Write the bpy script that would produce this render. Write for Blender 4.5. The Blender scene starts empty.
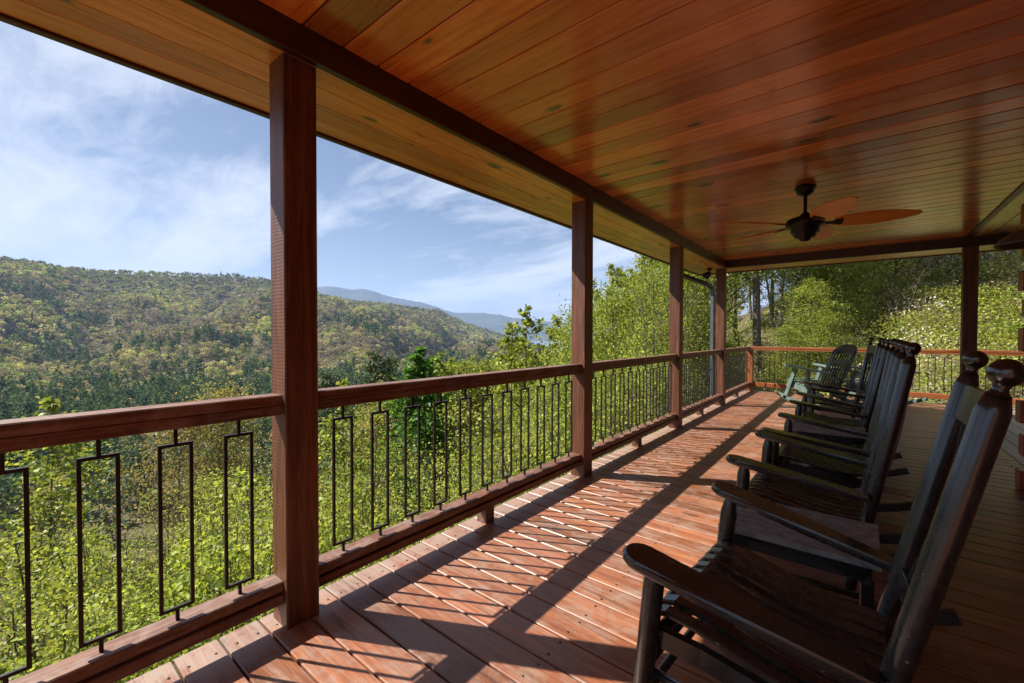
import bpy, math, random
import numpy as np
from mathutils import Vector, Matrix
rnd = random.Random(7); R = math.radians
scene = bpy.context.scene
col = scene.collection

# ------------------------------------------------------------------ helpers
class MB:
    def __init__(s): s.v = []; s.f = []; s.sm = []
    def add(s, vs, fs, smooth=False):
        o = len(s.v); s.v += [tuple(p) for p in vs]
        for f in fs: s.f.append(tuple(i + o for i in f)); s.sm.append(smooth)
    def box(s, x0, x1, y0, y1, z0, z1):
        s.add([(x0,y0,z0),(x1,y0,z0),(x1,y1,z0),(x0,y1,z0),(x0,y0,z1),(x1,y0,z1),(x1,y1,z1),(x0,y1,z1)],
              [(0,3,2,1),(4,5,6,7),(0,1,5,4),(1,2,6,5),(2,3,7,6),(3,0,4,7)])
    def cbox(s, x0, x1, y0, y1, z0, z1, c=.004, axis=0):
        """box with its four long edges chamfered; axis = the long direction"""
        lo = [x0,y0,z0]; hi = [x1,y1,z1]; a = axis; b, d = [(1,2),(2,0),(0,1)][a]
        b0,b1,d0,d1 = lo[b],hi[b],lo[d],hi[d]
        prof = [(b0+c,d0),(b1-c,d0),(b1,d0+c),(b1,d1-c),(b1-c,d1),(b0+c,d1),(b0,d1-c),(b0,d0+c)]
        vs = []
        for t in (lo[a], hi[a]):
            for p in prof:
                q = [0,0,0]; q[a] = t; q[b] = p[0]; q[d] = p[1]; vs.append(q)
        n = 8; fs = [tuple(range(n))[::-1], tuple(range(n, 2*n))]
        fs += [(i, (i+1)%n, n+(i+1)%n, n+i) for i in range(n)]
        s.add(vs, fs)
    def tube(s, pts, rad, n=10, cap=True, smooth=True, rot=0):
        pts = [Vector(p) for p in pts]
        if not hasattr(rad, '__len__'): rad = [rad]*len(pts)
        vs = []; up = None
        for i, p in enumerate(pts):
            d = (pts[min(i+1, len(pts)-1)] - pts[max(i-1, 0)]).normalized()
            if up is None:
                up = Vector((0,0,1)) if abs(d.z) < .9 else Vector((1,0,0))
            a = d.cross(up).normalized(); b = a.cross(d).normalized(); up = b
            for k in range(n):
                t = 2*math.pi*k/n + rot
                vs.append(p + (a*math.cos(t) + b*math.sin(t))*rad[i])
        fs = [(i*n+k, i*n+(k+1)%n, (i+1)*n+(k+1)%n, (i+1)*n+k) for i in range(len(pts)-1) for k in range(n)]
        s.add(vs, fs, smooth)
        if cap:
            m = len(pts)-1
            o = len(s.v) - len(vs)
            s.f.append(tuple(o+k for k in range(n))[::-1]); s.sm.append(False)
            s.f.append(tuple(o+m*n+k for k in range(n))); s.sm.append(False)
    def lathe(s, prof, n=20, origin=(0,0,0), axis=(0,0,1), smooth=True):
        q = Vector((0,0,1)).rotation_difference(Vector(axis).normalized()); o = Vector(origin)
        vs = [o + q @ Vector((r*math.cos(2*math.pi*k/n), r*math.sin(2*math.pi*k/n), z)) for r, z in prof for k in range(n)]
        fs = [(i*n+k, i*n+(k+1)%n, (i+1)*n+(k+1)%n, (i+1)*n+k) for i in range(len(prof)-1) for k in range(n)]
        s.add(vs, fs, smooth)
    def slab(s, path, w0, w1, t, side=(0,1,0), c=0.0):
        """board of thickness t following path; it spans w0..w1 along 'side' (may be lists per point)"""
        P = [Vector(p) for p in path]; sd = Vector(side); vs = []
        L = lambda w, i: w[i] if hasattr(w, '__len__') else w
        for i, p in enumerate(P):
            d = (P[min(i+1, len(P)-1)] - P[max(i-1, 0)]).normalized()
            n = sd.cross(d).normalized()*(-1)
            if n.z < 0: n = -n
            a, b = L(w0,i), L(w1,i); k = L(c,i) if c else 0
            if c:
                for (u, h) in ((a, k),(a, t-k),(a+k, t),(b-k, t),(b, t-k),(b, k),(b-k, 0),(a+k, 0)): vs.append(p + sd*u + n*(h - t))
            else:
                for (u, h) in ((a,0),(a,t),(b,t),(b,0)): vs.append(p + sd*u + n*(h - t))
        m = 8 if c else 4
        fs = [(i*m+k, i*m+(k+1)%m, (i+1)*m+(k+1)%m, (i+1)*m+k) for i in range(len(P)-1) for k in range(m)]
        fs += [tuple(range(m))[::-1], tuple((len(P)-1)*m+k for k in range(m))]
        s.add(vs, fs)
    def prism(s, outline, z0, z1, M=None, c=0.0):
        """closed xy outline extruded z0..z1, top and bottom edges chamfered by c"""
        n = len(outline); cx = sum(p[0] for p in outline)/n; cy = sum(p[1] for p in outline)/n
        def ring(k, z):
            r = []
            for x, y in outline:
                d = math.hypot(x-cx, y-cy) or 1
                r.append(Vector((x-(x-cx)/d*k, y-(y-cy)/d*k, z)))
            return r
        rings = [ring(c, z0), ring(0, z0+c), ring(0, z1-c), ring(c, z1)] if c else [ring(0, z0), ring(0, z1)]
        vs = [v for r in rings for v in r]
        if M: vs = [M @ v for v in vs]
        fs = [(i*n+k, i*n+(k+1)%n, (i+1)*n+(k+1)%n, (i+1)*n+k) for i in range(len(rings)-1) for k in range(n)]
        fs += [tuple(range(n))[::-1], tuple((len(rings)-1)*n+k for k in range(n))]
        s.add(vs, fs)
    def build(s, name, mat, parent=None, bevel=0):
        me = bpy.data.meshes.new(name); me.from_pydata(s.v, [], s.f)
        me.polygons.foreach_set('use_smooth', s.sm); me.materials.append(mat); me.update()
        bm_fix(me)
        o = bpy.data.objects.new(name, me); col.objects.link(o)
        if parent is not None: o.parent = parent
        if bevel:
            b = o.modifiers.new('bevel', 'BEVEL'); b.width = bevel; b.segments = 2; b.limit_method = 'ANGLE'; b.angle_limit = R(35)
        return o
def bm_fix(me):
    import bmesh
    bm = bmesh.new(); bm.from_mesh(me); bmesh.ops.recalc_face_normals(bm, faces=bm.faces); bm.to_mesh(me); bm.free()
def tag(o, label=None, cat=None, group=None, kind=None):
    for k, v in (('label', label), ('category', cat), ('group', group), ('kind', kind)):
        if v: o[k] = v
    return o
def empty(name, loc=(0,0,0), rz=0):
    o = bpy.data.objects.new(name, None); o.empty_display_size = .1
    o.location = loc; o.rotation_euler = (0,0,rz); col.objects.link(o); return o
def copy_tree(o, parent=None):
    c = o.copy(); col.objects.link(c); c.parent = parent
    for ch in list(o.children): copy_tree(ch, c)
    return c

# ------------------------------------------------------------------ materials
def nt(name):
    m = bpy.data.materials.new(name); m.use_nodes = True
    n = m.node_tree.nodes; l = m.node_tree.links
    return m, n, l, n['Principled BSDF']
def mathn(n, l, op, a, b=None, c=None, clamp=False):
    x = n.new('ShaderNodeMath'); x.operation = op; x.use_clamp = clamp
    for i, v in enumerate((a, b, c)):
        if v is None: continue
        if isinstance(v, (int, float)): x.inputs[i].default_value = v
        else: l.new(v, x.inputs[i])
    return x.outputs[0]
def mix(n, l, fac, a, b, blend='MIX'):
    x = n.new('ShaderNodeMix'); x.data_type = 'RGBA'; x.blend_type = blend
    for i, v in ((0, fac), (6, a), (7, b)):
        if isinstance(v, (int, float)): x.inputs[i].default_value = v
        elif isinstance(v, tuple): x.inputs[i].default_value = (*v[:3], 1)
        else: l.new(v, x.inputs[i])
    return x.outputs[2]
def ramp(n, l, fac, stops):
    x = n.new('ShaderNodeValToRGB'); e = x.color_ramp.elements
    while len(e) < len(stops): e.new(.5)
    for i, (p, c) in enumerate(stops):
        e[i].position = p; e[i].color = (*c, 1) if len(c) == 3 else c
    l.new(fac, x.inputs[0]); return x.outputs[0]
def noise(n, l, vec, scale, detail=4, rough=.55, dist=0):
    x = n.new('ShaderNodeTexNoise'); x.inputs['Scale'].default_value = scale; x.inputs['Detail'].default_value = detail
    x.inputs['Roughness'].default_value = rough; x.inputs['Distortion'].default_value = dist
    if vec is not None: l.new(vec, x.inputs['Vector'])
    return x.outputs['Fac']
def wood(name, dark, mid, light, grain=0, pitch=None, board=None, off=0, rough=.4, coat=0, knots=0, knotcol=(.05,.02,.01),
         wear=None, wearcol=(.25,.2,.18), bump=.15, vary=.35, green=None, edge=None, saw=0):
    """grain = index of the axis the boards run along; board = axis the boards are counted along"""
    m, n, l, bsdf = nt(name)
    tc = n.new('ShaderNodeTexCoord').outputs['Object']
    sep = n.new('ShaderNodeSeparateXYZ'); l.new(tc, sep.inputs[0]); ax = [sep.outputs[i] for i in range(3)]
    if pitch:
        idx = mathn(n, l, 'FLOOR', mathn(n, l, 'DIVIDE', mathn(n, l, 'SUBTRACT', ax[board], off), pitch))
    else: idx = n.new('ShaderNodeValue').outputs[0]; idx.default_value = 3.0
    wn = n.new('ShaderNodeTexWhiteNoise'); wn.noise_dimensions = '1D'; l.new(idx, wn.inputs['W'])
    com = n.new('ShaderNodeCombineXYZ')
    for i in range(3):
        s = .06 if i == grain else 1.0
        v = mathn(n, l, 'MULTIPLY', ax[i], s)
        v = mathn(n, l, 'ADD', v, mathn(n, l, 'MULTIPLY', wn.outputs['Value'], 37.0 + 11*i)) if pitch else v
        l.new(v, com.inputs[i])
    g1 = noise(n, l, com.outputs[0], 26, 5, .6, 1.2)
    g2 = noise(n, l, com.outputs[0], 140, 3, .6, .2)
    cl = noise(n, l, tc, 3.1, 3, .6)
    g = mathn(n, l, 'ADD', mathn(n, l, 'MULTIPLY', g1, .72), mathn(n, l, 'MULTIPLY', g2, .28))
    c = ramp(n, l, g, [(.36, dark), (.5, mid), (.64, light)])
    c = mix(n, l, mathn(n, l, 'MULTIPLY', cl, .5), c, dark)
    if green:
        gm = ramp(n, l, noise(n, l, com.outputs[0], 5.0, 3, .6, .5), [(.55, (0,0,0)), (.72, (.55,.55,.55))])
        c = mix(n, l, gm, c, green)
    if pitch:
        b = ramp(n, l, wn.outputs['Value'], [(0, (1-vary,)*3), (1, (1+vary*.5,)*3)])
        c = mix(n, l, 1.0, c, b, 'MULTIPLY')
    if knots:
        k = n.new('ShaderNodeCombineXYZ')
        l.new(mathn(n, l, 'MULTIPLY', ax[board], knots), k.inputs[0]); l.new(mathn(n, l, 'MULTIPLY', ax[grain], knots*.45), k.inputs[1])
        vo = n.new('ShaderNodeTexVoronoi'); vo.voronoi_dimensions = '2D'; l.new(k.outputs[0], vo.inputs['Vector']); vo.inputs['Scale'].default_value = 1.0
        nd = noise(n, l, tc, 30, 2)
        dd = mathn(n, l, 'ADD', vo.outputs['Distance'], mathn(n, l, 'MULTIPLY', nd, .05))
        keep = n.new('ShaderNodeSeparateColor'); l.new(vo.outputs['Color'], keep.inputs[0])
        sz = mathn(n, l, 'MULTIPLY_ADD', keep.outputs[0], .12, .03)
        km = mathn(n, l, 'SUBTRACT', sz, dd); km = mathn(n, l, 'MULTIPLY', km, 22, clamp=True)
        c = mix(n, l, mathn(n, l, 'MULTIPLY', km, .85), c, knotcol)
    r_ = mathn(n, l, 'MULTIPLY_ADD', g1, .22, rough - .11)
    if wear:
        wv = noise(n, l, tc, 7, 6, .7, .6)
        wv2 = noise(n, l, com.outputs[0], 60, 4, .7)
        wm = mathn(n, l, 'ADD', mathn(n, l, 'MULTIPLY', wv, .6), mathn(n, l, 'MULTIPLY', wv2, .4))
        if edge is not None:   # the exposed board ends have lost most of their stain
            wm = mathn(n, l, 'ADD', wm, mathn(n, l, 'MULTIPLY', mathn(n, l, 'SUBTRACT', edge, ax[0], clamp=True), .38))
        wm = ramp(n, l, wm, [(.47, (0,0,0)), (.64, (wear,)*3)])
        c = mix(n, l, wm, c, wearcol)
        r_ = mathn(n, l, 'ADD', r_, mathn(n, l, 'MULTIPLY', wm, .18))
    l.new(c, bsdf.inputs['Base Color']); l.new(r_, bsdf.inputs['Roughness'])
    if coat: bsdf.inputs['Coat Weight'].default_value = coat; bsdf.inputs['Coat Roughness'].default_value = .18
    bp = n.new('ShaderNodeBump'); bp.inputs['Strength'].default_value = bump; bp.inputs['Distance'].default_value = .003
    hh = g
    if saw:
        wv = n.new('ShaderNodeTexWave'); wv.bands_direction = 'Z'; wv.inputs['Scale'].default_value = saw; wv.inputs['Distortion'].default_value = 3.5
        wv.inputs['Detail'].default_value = 2; wv.inputs['Detail Scale'].default_value = .6; l.new(tc, wv.inputs['Vector'])
        hh = mathn(n, l, 'ADD', g, mathn(n, l, 'MULTIPLY', wv.outputs['Fac'], .22))
    l.new(hh, bp.inputs['Height']); l.new(bp.outputs[0], bsdf.inputs['Normal'])
    return m
def paint(name, c0, c1, rough=.35, scale=9, metal=0, bump=.1, chips=None, coat=0):
    m, n, l, b = nt(name); tc = n.new('ShaderNodeTexCoord').outputs['Object']
    a = noise(n, l, tc, scale, 6, .7)
    c = ramp(n, l, a, [(.35, c0), (.7, c1)])
    if chips:
        k = ramp(n, l, noise(n, l, tc, 55, 4, .6), [(.70, (0,0,0)), (.73, (1,1,1))])
        c = mix(n, l, k, c, chips)
    l.new(c, b.inputs['Base Color'])
    l.new(mathn(n, l, 'MULTIPLY_ADD', a, .35, rough-.17), b.inputs['Roughness'])
    b.inputs['Metallic'].default_value = metal
    if coat: b.inputs['Coat Weight'].default_value = coat; b.inputs['Coat Roughness'].default_value = .12
    bp = n.new('ShaderNodeBump'); bp.inputs['Strength'].default_value = bump; bp.inputs['Distance'].default_value = .002
    l.new(noise(n, l, tc, 90, 3), bp.inputs['Height']); l.new(bp.outputs[0], b.inputs['Normal'])
    return m
def leafmat(name, trans=.35, rough=.5, spec=.3, strength=1.0):
    m, n, l, b = nt(name)
    at = n.new('ShaderNodeAttribute'); at.attribute_name = 'tint'
    l.new(at.outputs['Color'], b.inputs['Base Color']); b.inputs['Roughness'].default_value = rough
    b.inputs['Specular IOR Level'].default_value = spec
    if trans:
        t = n.new('ShaderNodeBsdfTranslucent')
        c = mix(n, l, 1.0, at.outputs['Color'], (1.15*strength, 1.1*strength, .55*strength), 'MULTIPLY')
        l.new(c, t.inputs['Color'])
        ms = n.new('ShaderNodeMixShader'); ms.inputs[0].default_value = trans
        l.new(b.outputs[0], ms.inputs[1]); l.new(t.outputs[0], ms.inputs[2])
        l.new(ms.outputs[0], n['Material Output'].inputs['Surface'])
    return m

BP = .1445   # deck board pitch
CP = .172    # ceiling board pitch
M = {}
M['deck'] = wood('deck_boards', (.13,.046,.022), (.265,.095,.044), (.39,.165,.085), 0, BP, 1, .417, .35, .0, knots=2.6,
                 knotcol=(.06,.03,.02), wear=.85, edge=-1.62, wearcol=(.25,.185,.15), bump=.4, vary=.4)
M['deck_y'] = wood('side_deck_boards', (.16,.13,.11), (.24,.20,.18), (.32,.28,.26), 1, BP, 0, 1.17, .5, 0, bump=.3, vary=.3, wear=.4)
M['ceil'] = wood('ceiling_boards', (.50,.125,.024), (.78,.235,.048), (.88,.35,.09), 0, CP, 1, .13, .22, .6, knots=2.9,
                 knotcol=(.05,.03,.012), bump=.12, vary=.5, green=(.44,.24,.07))
M['ceil_y'] = wood('side_ceiling_boards', (.40,.16,.035), (.60,.28,.06), (.72,.38,.10), 1, CP, 0, 1.02, .26, .35, knots=1.9, bump=.12, green=(.2,.17,.05))
M['soffit'] = wood('soffit_boards', (.50,.16,.032), (.78,.30,.07), (.88,.42,.12), 1, .14, 0, -2.335, .3, .4, knots=3.2,
                   knotcol=(.05,.04,.015), bump=.12, vary=.3, green=(.52,.30,.10))
M['soffit_x'] = wood('end_soffit_boards', (.50,.16,.032), (.78,.30,.07), (.88,.42,.12), 0, .14, 1, 8.1, .3, .25, bump=.12, vary=.3)
M['beam'] = wood('beam_trim', (.028,.009,.005), (.050,.017,.009), (.08,.028,.014), 1, rough=.4, bump=.15)
M['beam_x'] = wood('end_beam_trim', (.028,.009,.005), (.050,.017,.009), (.08,.028,.014), 0, rough=.4, bump=.15)
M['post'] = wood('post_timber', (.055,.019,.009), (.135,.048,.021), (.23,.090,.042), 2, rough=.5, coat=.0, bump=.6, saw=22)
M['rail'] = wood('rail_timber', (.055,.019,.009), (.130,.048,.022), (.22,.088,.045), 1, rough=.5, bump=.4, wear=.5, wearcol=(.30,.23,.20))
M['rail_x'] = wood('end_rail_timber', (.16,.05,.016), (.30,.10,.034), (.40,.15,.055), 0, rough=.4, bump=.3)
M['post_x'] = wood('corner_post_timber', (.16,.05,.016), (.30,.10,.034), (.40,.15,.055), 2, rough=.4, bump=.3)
M['log'] = wood('cabin_logs', (.22,.055,.022), (.38,.105,.045), (.50,.16,.075), 0, rough=.42, coat=.15, bump=.5)
M['logy'] = wood('cabin_side_logs', (.26,.075,.032), (.42,.13,.06), (.52,.19,.09), 1, rough=.42, coat=.15, bump=.5)
M['chink'] = paint('chinking', (.35,.31,.26), (.45,.4,.33), .8, 12)
M['iron'] = paint('black_iron', (.012,.011,.010), (.03,.024,.018), .42, 30, .3, .2)
M['black'] = paint('worn_black_paint', (.008,.009,.0095), (.032,.037,.036), .27, 7, 0, .3, chips=(.22,.23,.20), coat=.4)
M['black_glossy'] = paint('glossy_black_paint', (.006,.006,.006), (.014,.014,.014), .2, 6, 0, .1, coat=.6)
M['black_wood'] = paint('weathered_black_tabletop', (.13,.145,.14), (.30,.31,.295), .68, 26, 0, .5, chips=(.2,.21,.2))
M['green'] = paint('sage_green_paint', (.085,.135,.12), (.13,.195,.175), .42, 10, 0, .1)
M['fanmetal'] = paint('bronze_fan_metal', (.010,.008,.006), (.022,.017,.012), .4, 15, .5)
M['blade'] = wood('fan_blade_veneer', (.70,.24,.04), (.82,.33,.06), (.88,.42,.10), 0, rough=.38, bump=.05)
M['lamp'] = paint('lamp_metal', (.09,.078,.064), (.16,.14,.115), .45, 12, .3)
M['pipe'] = paint('grey_downspout', (.055,.062,.075), (.09,.10,.12), .35, 8, .2)
M['roof'] = paint('roof_shingle', (.05,.05,.052), (.1,.1,.1), .85, 20)
M['gravel'] = paint('foundation', (.2,.19,.17), (.3,.28,.25), .8, 6)
M['trunk'] = wood('bark', (.045,.034,.026), (.12,.095,.075), (.24,.20,.165), 2, rough=.85, bump=1.0)
M['palebark'] = wood('pale_bark', (.14,.12,.10), (.27,.24,.21), (.42,.39,.35), 2, rough=.8, bump=.6)
M['leaf'] = leafmat('spring_leaves', .45, .5, .2, 1.1)
M['needle'] = leafmat('evergreen_needles', .2, .6, .2)
M['canopy'] = leafmat('distant_canopy', .25, .8, .1)

# ------------------------------------------------------------------ camera
F_PX, YAW, PITCH, ROLL = 427.852, .684279, -.0163134, .00162462
cyw, syw, cp_, sp_ = math.cos(YAW), math.sin(YAW), math.cos(PITCH), math.sin(PITCH)
Fv = Vector((-syw*cp_, cyw*cp_, sp_)); Rt = Vector((cyw, syw, 0)); Up = Rt.cross(Fv)
R2 = Rt*math.cos(ROLL) + Up*math.sin(ROLL); U2 = -Rt*math.sin(ROLL) + Up*math.cos(ROLL)
cam = bpy.data.objects.new('camera', bpy.data.cameras.new('camera')); col.objects.link(cam)
cam.matrix_world = Matrix(((R2.x,U2.x,-Fv.x,0),(R2.y,U2.y,-Fv.y,0),(R2.z,U2.z,-Fv.z,1.2),(0,0,0,1)))
cam.data.sensor_width = 36; cam.data.lens = F_PX/1024*36; cam.data.clip_start = .05; cam.data.clip_end = 40000
scene.camera = cam

# ------------------------------------------------------------------ deck floor
mb = MB(); y = .417 - BP*31
while y < 10.5:
    x1 = 1.165 if y > 4.9 else 1.14
    jit = rnd.uniform(-.008, .006)
    mb.cbox(-1.952+jit, x1, y+.0035, y+BP-.0035, -.026, rnd.uniform(-.0012, .0012), .004, 0)
    y += BP
tagdeck = mb
ms = MB()
yy = .417 - BP*31
while yy < 10.4:
    for xx in (-1.86, -.9, .1, 1.08):
        for q in (.032, .112):
            jx, jy = rnd.uniform(-.006,.006), rnd.uniform(-.005,.005)
            ms.lathe([(.0055,-.004),(.0052,.0016),(.0001,.0013)], 8, (xx+jx, yy+q+jy, 0))
    yy += BP
tag(ms.build('deck_screws', M['iron']), 'screw heads holding down the deck boards', kind='structure')
tag(mb.build('deck_floor', M['deck']), 'worn reddish brown deck boards running across the porch', kind='structure')
mb = MB(); x = 1.171
while x < 6.2:
    mb.cbox(x+.003, x+BP-.003, 5.06, 10.5, -.026, rnd.uniform(-.001, .001), .004, 1); x += BP
tag(mb.build('side_deck_floor', M['deck_y']), 'grey deck boards running away beside the cabin corner', kind='structure')
mb = MB()
for x in (-1.86, -.9, .1, 1.08): mb.box(x-.02, x+.02, -4, 10.48, -.25, -.029)
mb.box(-1.90, 6.2, 10.46, 10.50, -.27, -.03)
for yy in (-1.5, .82, 3.22, 5.6, 7.9, 10.3): mb.box(-1.93, -1.79, yy-.07, yy+.07, -3.8, -.252)
tag(mb.build('deck_framing', M['beam']), 'dark joists under the deck boards', kind='structure')

# ------------------------------------------------------------------ cabin with its porch roof
ZS, ZC = 2.317, 2.437
cabin = empty('log_cabin', (0,0,0))
tag(cabin, 'log cabin with stacked red brown log ends and a stained pine porch roof', 'cabin')
mb = MB(); y = .13 - CP*10
while y < 7.82:
    y1 = min(y+CP-.006, 7.826)
    mb.cbox(-1.745, 1.0 if y > 4.9 else 1.14, y, y1, ZC, ZC+.018, .005, 0); y += CP
mb.box(-1.745, 1.14, -1.6, 7.826, ZC+.019, ZC+.03)
mb.build('ceiling', M['ceil'], cabin)
mb = MB(); x = 1.06
while x < 6: mb.cbox(x, x+CP-.004, 5.06, 7.826, ZC, ZC+.018, .003, 1); x += CP
mb.box(1.0, 6.2, 5.06, 7.826, ZC+.019, ZC+.03)
mb.build('side_ceiling', M['ceil_y'], cabin)
mb = MB(); mb.cbox(1.003, 1.057, 5.06, 7.826, ZC-.012, ZC+.018, .004, 1)
mb.build('ceiling_trim', M['beam'], cabin)
mb = MB(); mb.cbox(-1.785, -1.747, -1.6, 7.826, ZS, ZC+.05, .004, 1); mb.build('beam', M['beam'], cabin)
mb = MB(); mb.cbox(-1.785, 6.2, 7.828, 7.866, ZS, ZC+.05, .004, 0); mb.build('beam', M['beam_x'], cabin)
mb = MB()
for k in range(4): x = -2.335+.14*k; mb.cbox(x, x+.1365, -1.6, 8.37, ZS+.001, ZS+.018, .002, 1)
mb.build('soffit', M['soffit'], cabin)
mb = MB()
for k in range(4):
    yy = 7.868+.128*k; mb.cbox(-1.783, 6.2, yy, yy+.125, ZS+.001, ZS+.018, .002, 0)
mb.build('soffit', M['soffit_x'], cabin)
mb = MB(); mb.cbox(-2.375, -2.339, -1.6, 8.42, ZS-.012, ZS+.16, .004, 1); mb.build('fascia', M['beam'], cabin)
mb = MB(); mb.cbox(-2.337, 6.2, 8.382, 8.42, ZS-.012, ZS+.16, .004, 0); mb.build('fascia', M['beam_x'], cabin)
mb = MB(); mb.add([(-2.46,-1.66,2.49),(6.2,-1.66,4.6),(6.2,8.5,4.6),(-2.46,8.5,2.49),(-2.46,-1.66,2.52),(6.2,-1.66,4.63),(6.2,8.5,4.63),(-2.46,8.5,2.52)],
      [(0,3,2,1),(4,5,6,7),(0,1,5,4),(1,2,6,5),(2,3,7,6),(3,0,4,7)]); mb.build('roof', M['roof'], cabin)  # unseen rear end of the porch roof cut short to let light in
mb = MB(); mb.box(-2.33, 6.2, 8.39, 8.41, ZS+.17, 4.55)
# gable end cut to the slope
mb = MB(); mb.add([(-2.33,8.385,2.478),(6.2,8.385,2.478),(6.2,8.385,4.58),(-2.33,8.385,2.50),(-2.33,8.405,2.478),(6.2,8.405,2.478),(6.2,8.405,4.58),(-2.33,8.405,2.50)],
      [(0,1,2,3),(4,7,6,5),(0,4,5,1),(1,5,6,2),(2,6,7,3),(3,7,4,0)]); mb.build('gable', M['logy'], cabin)
# log walls: logs along Y (west wall) and along X (north wall), ends crossing at the corner
def logend(mb, p0, p1, w, h, c=.03):
    """horizontal hewn log with chamfered edges, from p0 to p1 (centre line)"""
    if abs(p1[0]-p0[0]) > abs(p1[1]-p0[1]): mb.cbox(p0[0], p1[0], p0[1]-w/2, p0[1]+w/2, p0[2]-h/2, p0[2]+h/2, c, 0)
    else: mb.cbox(p0[0]-w/2, p0[0]+w/2, p0[1], p1[1], p0[2]-h/2, p0[2]+h/2, c, 1)
LP = .271
mb = MB(); mc = MB()
for k in range(-8, 10):
    z = .345 + LP*k + .128
    if z > 2.6: break
    logend(mb, (1.22,-4,z+.0), (1.22,5.14,z), .15, .262)
mc.box(1.17, 1.20, -4, 4.98, -2.6, 2.43)
mb.build('side_wall', M['logy'], cabin); mc.build('chinking', M['chink'], cabin)
mb = MB()
for k in range(-8, 10):
    z = .345 + LP*k
    if z > 2.4: break
    mb.cbox(1.30, 6.2, 4.99, 5.13, z-.128, z+.128, .03, 0)
mb.build('end_wall', M['log'], cabin)
for zb, zt in [(0.004,.158),(.268,.432),(.524,.694),(.806,.948),(1.076,1.258),(1.352,1.476),(1.545,1.70),(1.80,1.95),(2.06,2.22)]:
    mb = MB(); j = rnd.uniform(-.012,.012); mb.cbox(.962+j, 1.143, 5.0, 5.135, zb, zt, .014, 0)
    mb.build('log_end', M['log'], cabin, bevel=.004)

# posts
def post(x, y, z0, z1, label, mat=None, w=.135):
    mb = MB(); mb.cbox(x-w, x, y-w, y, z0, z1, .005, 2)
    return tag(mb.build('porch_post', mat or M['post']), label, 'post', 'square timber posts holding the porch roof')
post(-1.785, -1.51, -.2, ZS, 'square brown timber post behind the photographer')
post(-1.785, .887, 0, ZS, 'tallest and nearest square brown roof post, standing at the left railing')
post(-1.785, 3.288, 0, ZS, 'square brown roof post in the middle of the left railing')
post(-1.785, 5.693, 0, ZS, 'square brown roof post between the middle post and the corner downspout')
post(-1.785, 7.976, 0, ZS, 'square brown roof post at the far corner beside the grey downspout')
post(1.131, 7.976, 0, ZS, 'dark square roof post on the right, between the rocking chairs and the log ends')
post(4.6, 7.976, 0, ZS, 'square roof post beyond the log cabin corner')

# ------------------------------------------------------------------ railings
def baluster(axis, a, c):
    """iron rectangle with a stub above and below; a = position along the rail, c = across"""
    mb = MB(); t = .0055
    def bx(p0, p1, q0, q1):
        if axis == 1: mb.box(c-t, c+t, p0, p1, q0, q1)
        else: mb.box(p0, p1, c-t, c+t, q0, q1)
    h = .0445
    bx(a-h-t, a-h+t, .228, .816); bx(a+h-t, a+h+t, .228, .816)
    bx(a-h+t+.0002, a+h-t-.0002, .805, .816); bx(a-h+t+.0002, a+h-t-.0002, .228, .239)
    bx(a-t, a+t, .8162, .8715); bx(a-t, a+t, .1915, .2278)
    return mb
side = empty('deck_railing', (0,0,0))
tag(side, 'long brown timber railing with black iron rectangle balusters along the valley side', 'railing')
bays = [(-1.51, .752), (.887, 3.153), (3.288, 5.558), (5.693, 7.841), (7.976, 10.30)]
for y0, y1 in bays:
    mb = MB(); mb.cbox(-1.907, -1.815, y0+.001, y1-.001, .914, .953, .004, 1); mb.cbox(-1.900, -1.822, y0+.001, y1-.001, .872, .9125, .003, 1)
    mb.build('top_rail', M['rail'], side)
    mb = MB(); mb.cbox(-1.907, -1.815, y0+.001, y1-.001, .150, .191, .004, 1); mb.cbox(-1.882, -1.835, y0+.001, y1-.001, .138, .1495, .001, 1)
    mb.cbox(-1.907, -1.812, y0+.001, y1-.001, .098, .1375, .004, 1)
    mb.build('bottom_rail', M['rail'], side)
    mb = MB(); ym = (y0+y1)/2; mb.cbox(-1.905, -1.825, ym-.04, ym+.04, .001, .0975, .003, 2); mb.build('support_block', M['rail'], side)
for y0, y1 in bays:
    n_ = 11
    for k in range(n_):
        a = y0 + .151 + .199*k if y0 > 0 else y1 - .143 - .196*k
        if y0 == .887: a = 1.038 + .1985*k
        if a > y1-.06 or a < y0+.06: continue
        baluster(1, a, -1.861).build('baluster', M['iron'], side)
mb = MB(); mb.cbox(-1.915, -1.785, 10.30, 10.43, 0, .872, .005, 2); mb.build('corner_post', M['post_x'], side)
endr = empty('deck_railing', (0,0,0))
tag(endr, 'orange brown railing with black iron balusters across the far end of the deck', 'railing')
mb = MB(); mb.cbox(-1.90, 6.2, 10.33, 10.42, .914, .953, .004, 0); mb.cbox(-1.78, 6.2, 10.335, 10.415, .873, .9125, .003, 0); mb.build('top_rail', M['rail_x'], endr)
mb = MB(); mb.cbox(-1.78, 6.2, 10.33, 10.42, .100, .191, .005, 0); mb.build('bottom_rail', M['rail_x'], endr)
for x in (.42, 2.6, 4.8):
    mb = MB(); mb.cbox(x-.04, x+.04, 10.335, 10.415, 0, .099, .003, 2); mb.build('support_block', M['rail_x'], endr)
a = -1.63
while a < 6.1:
    baluster(0, a, 10.375).build('baluster', M['iron'], endr); a += .199

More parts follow.
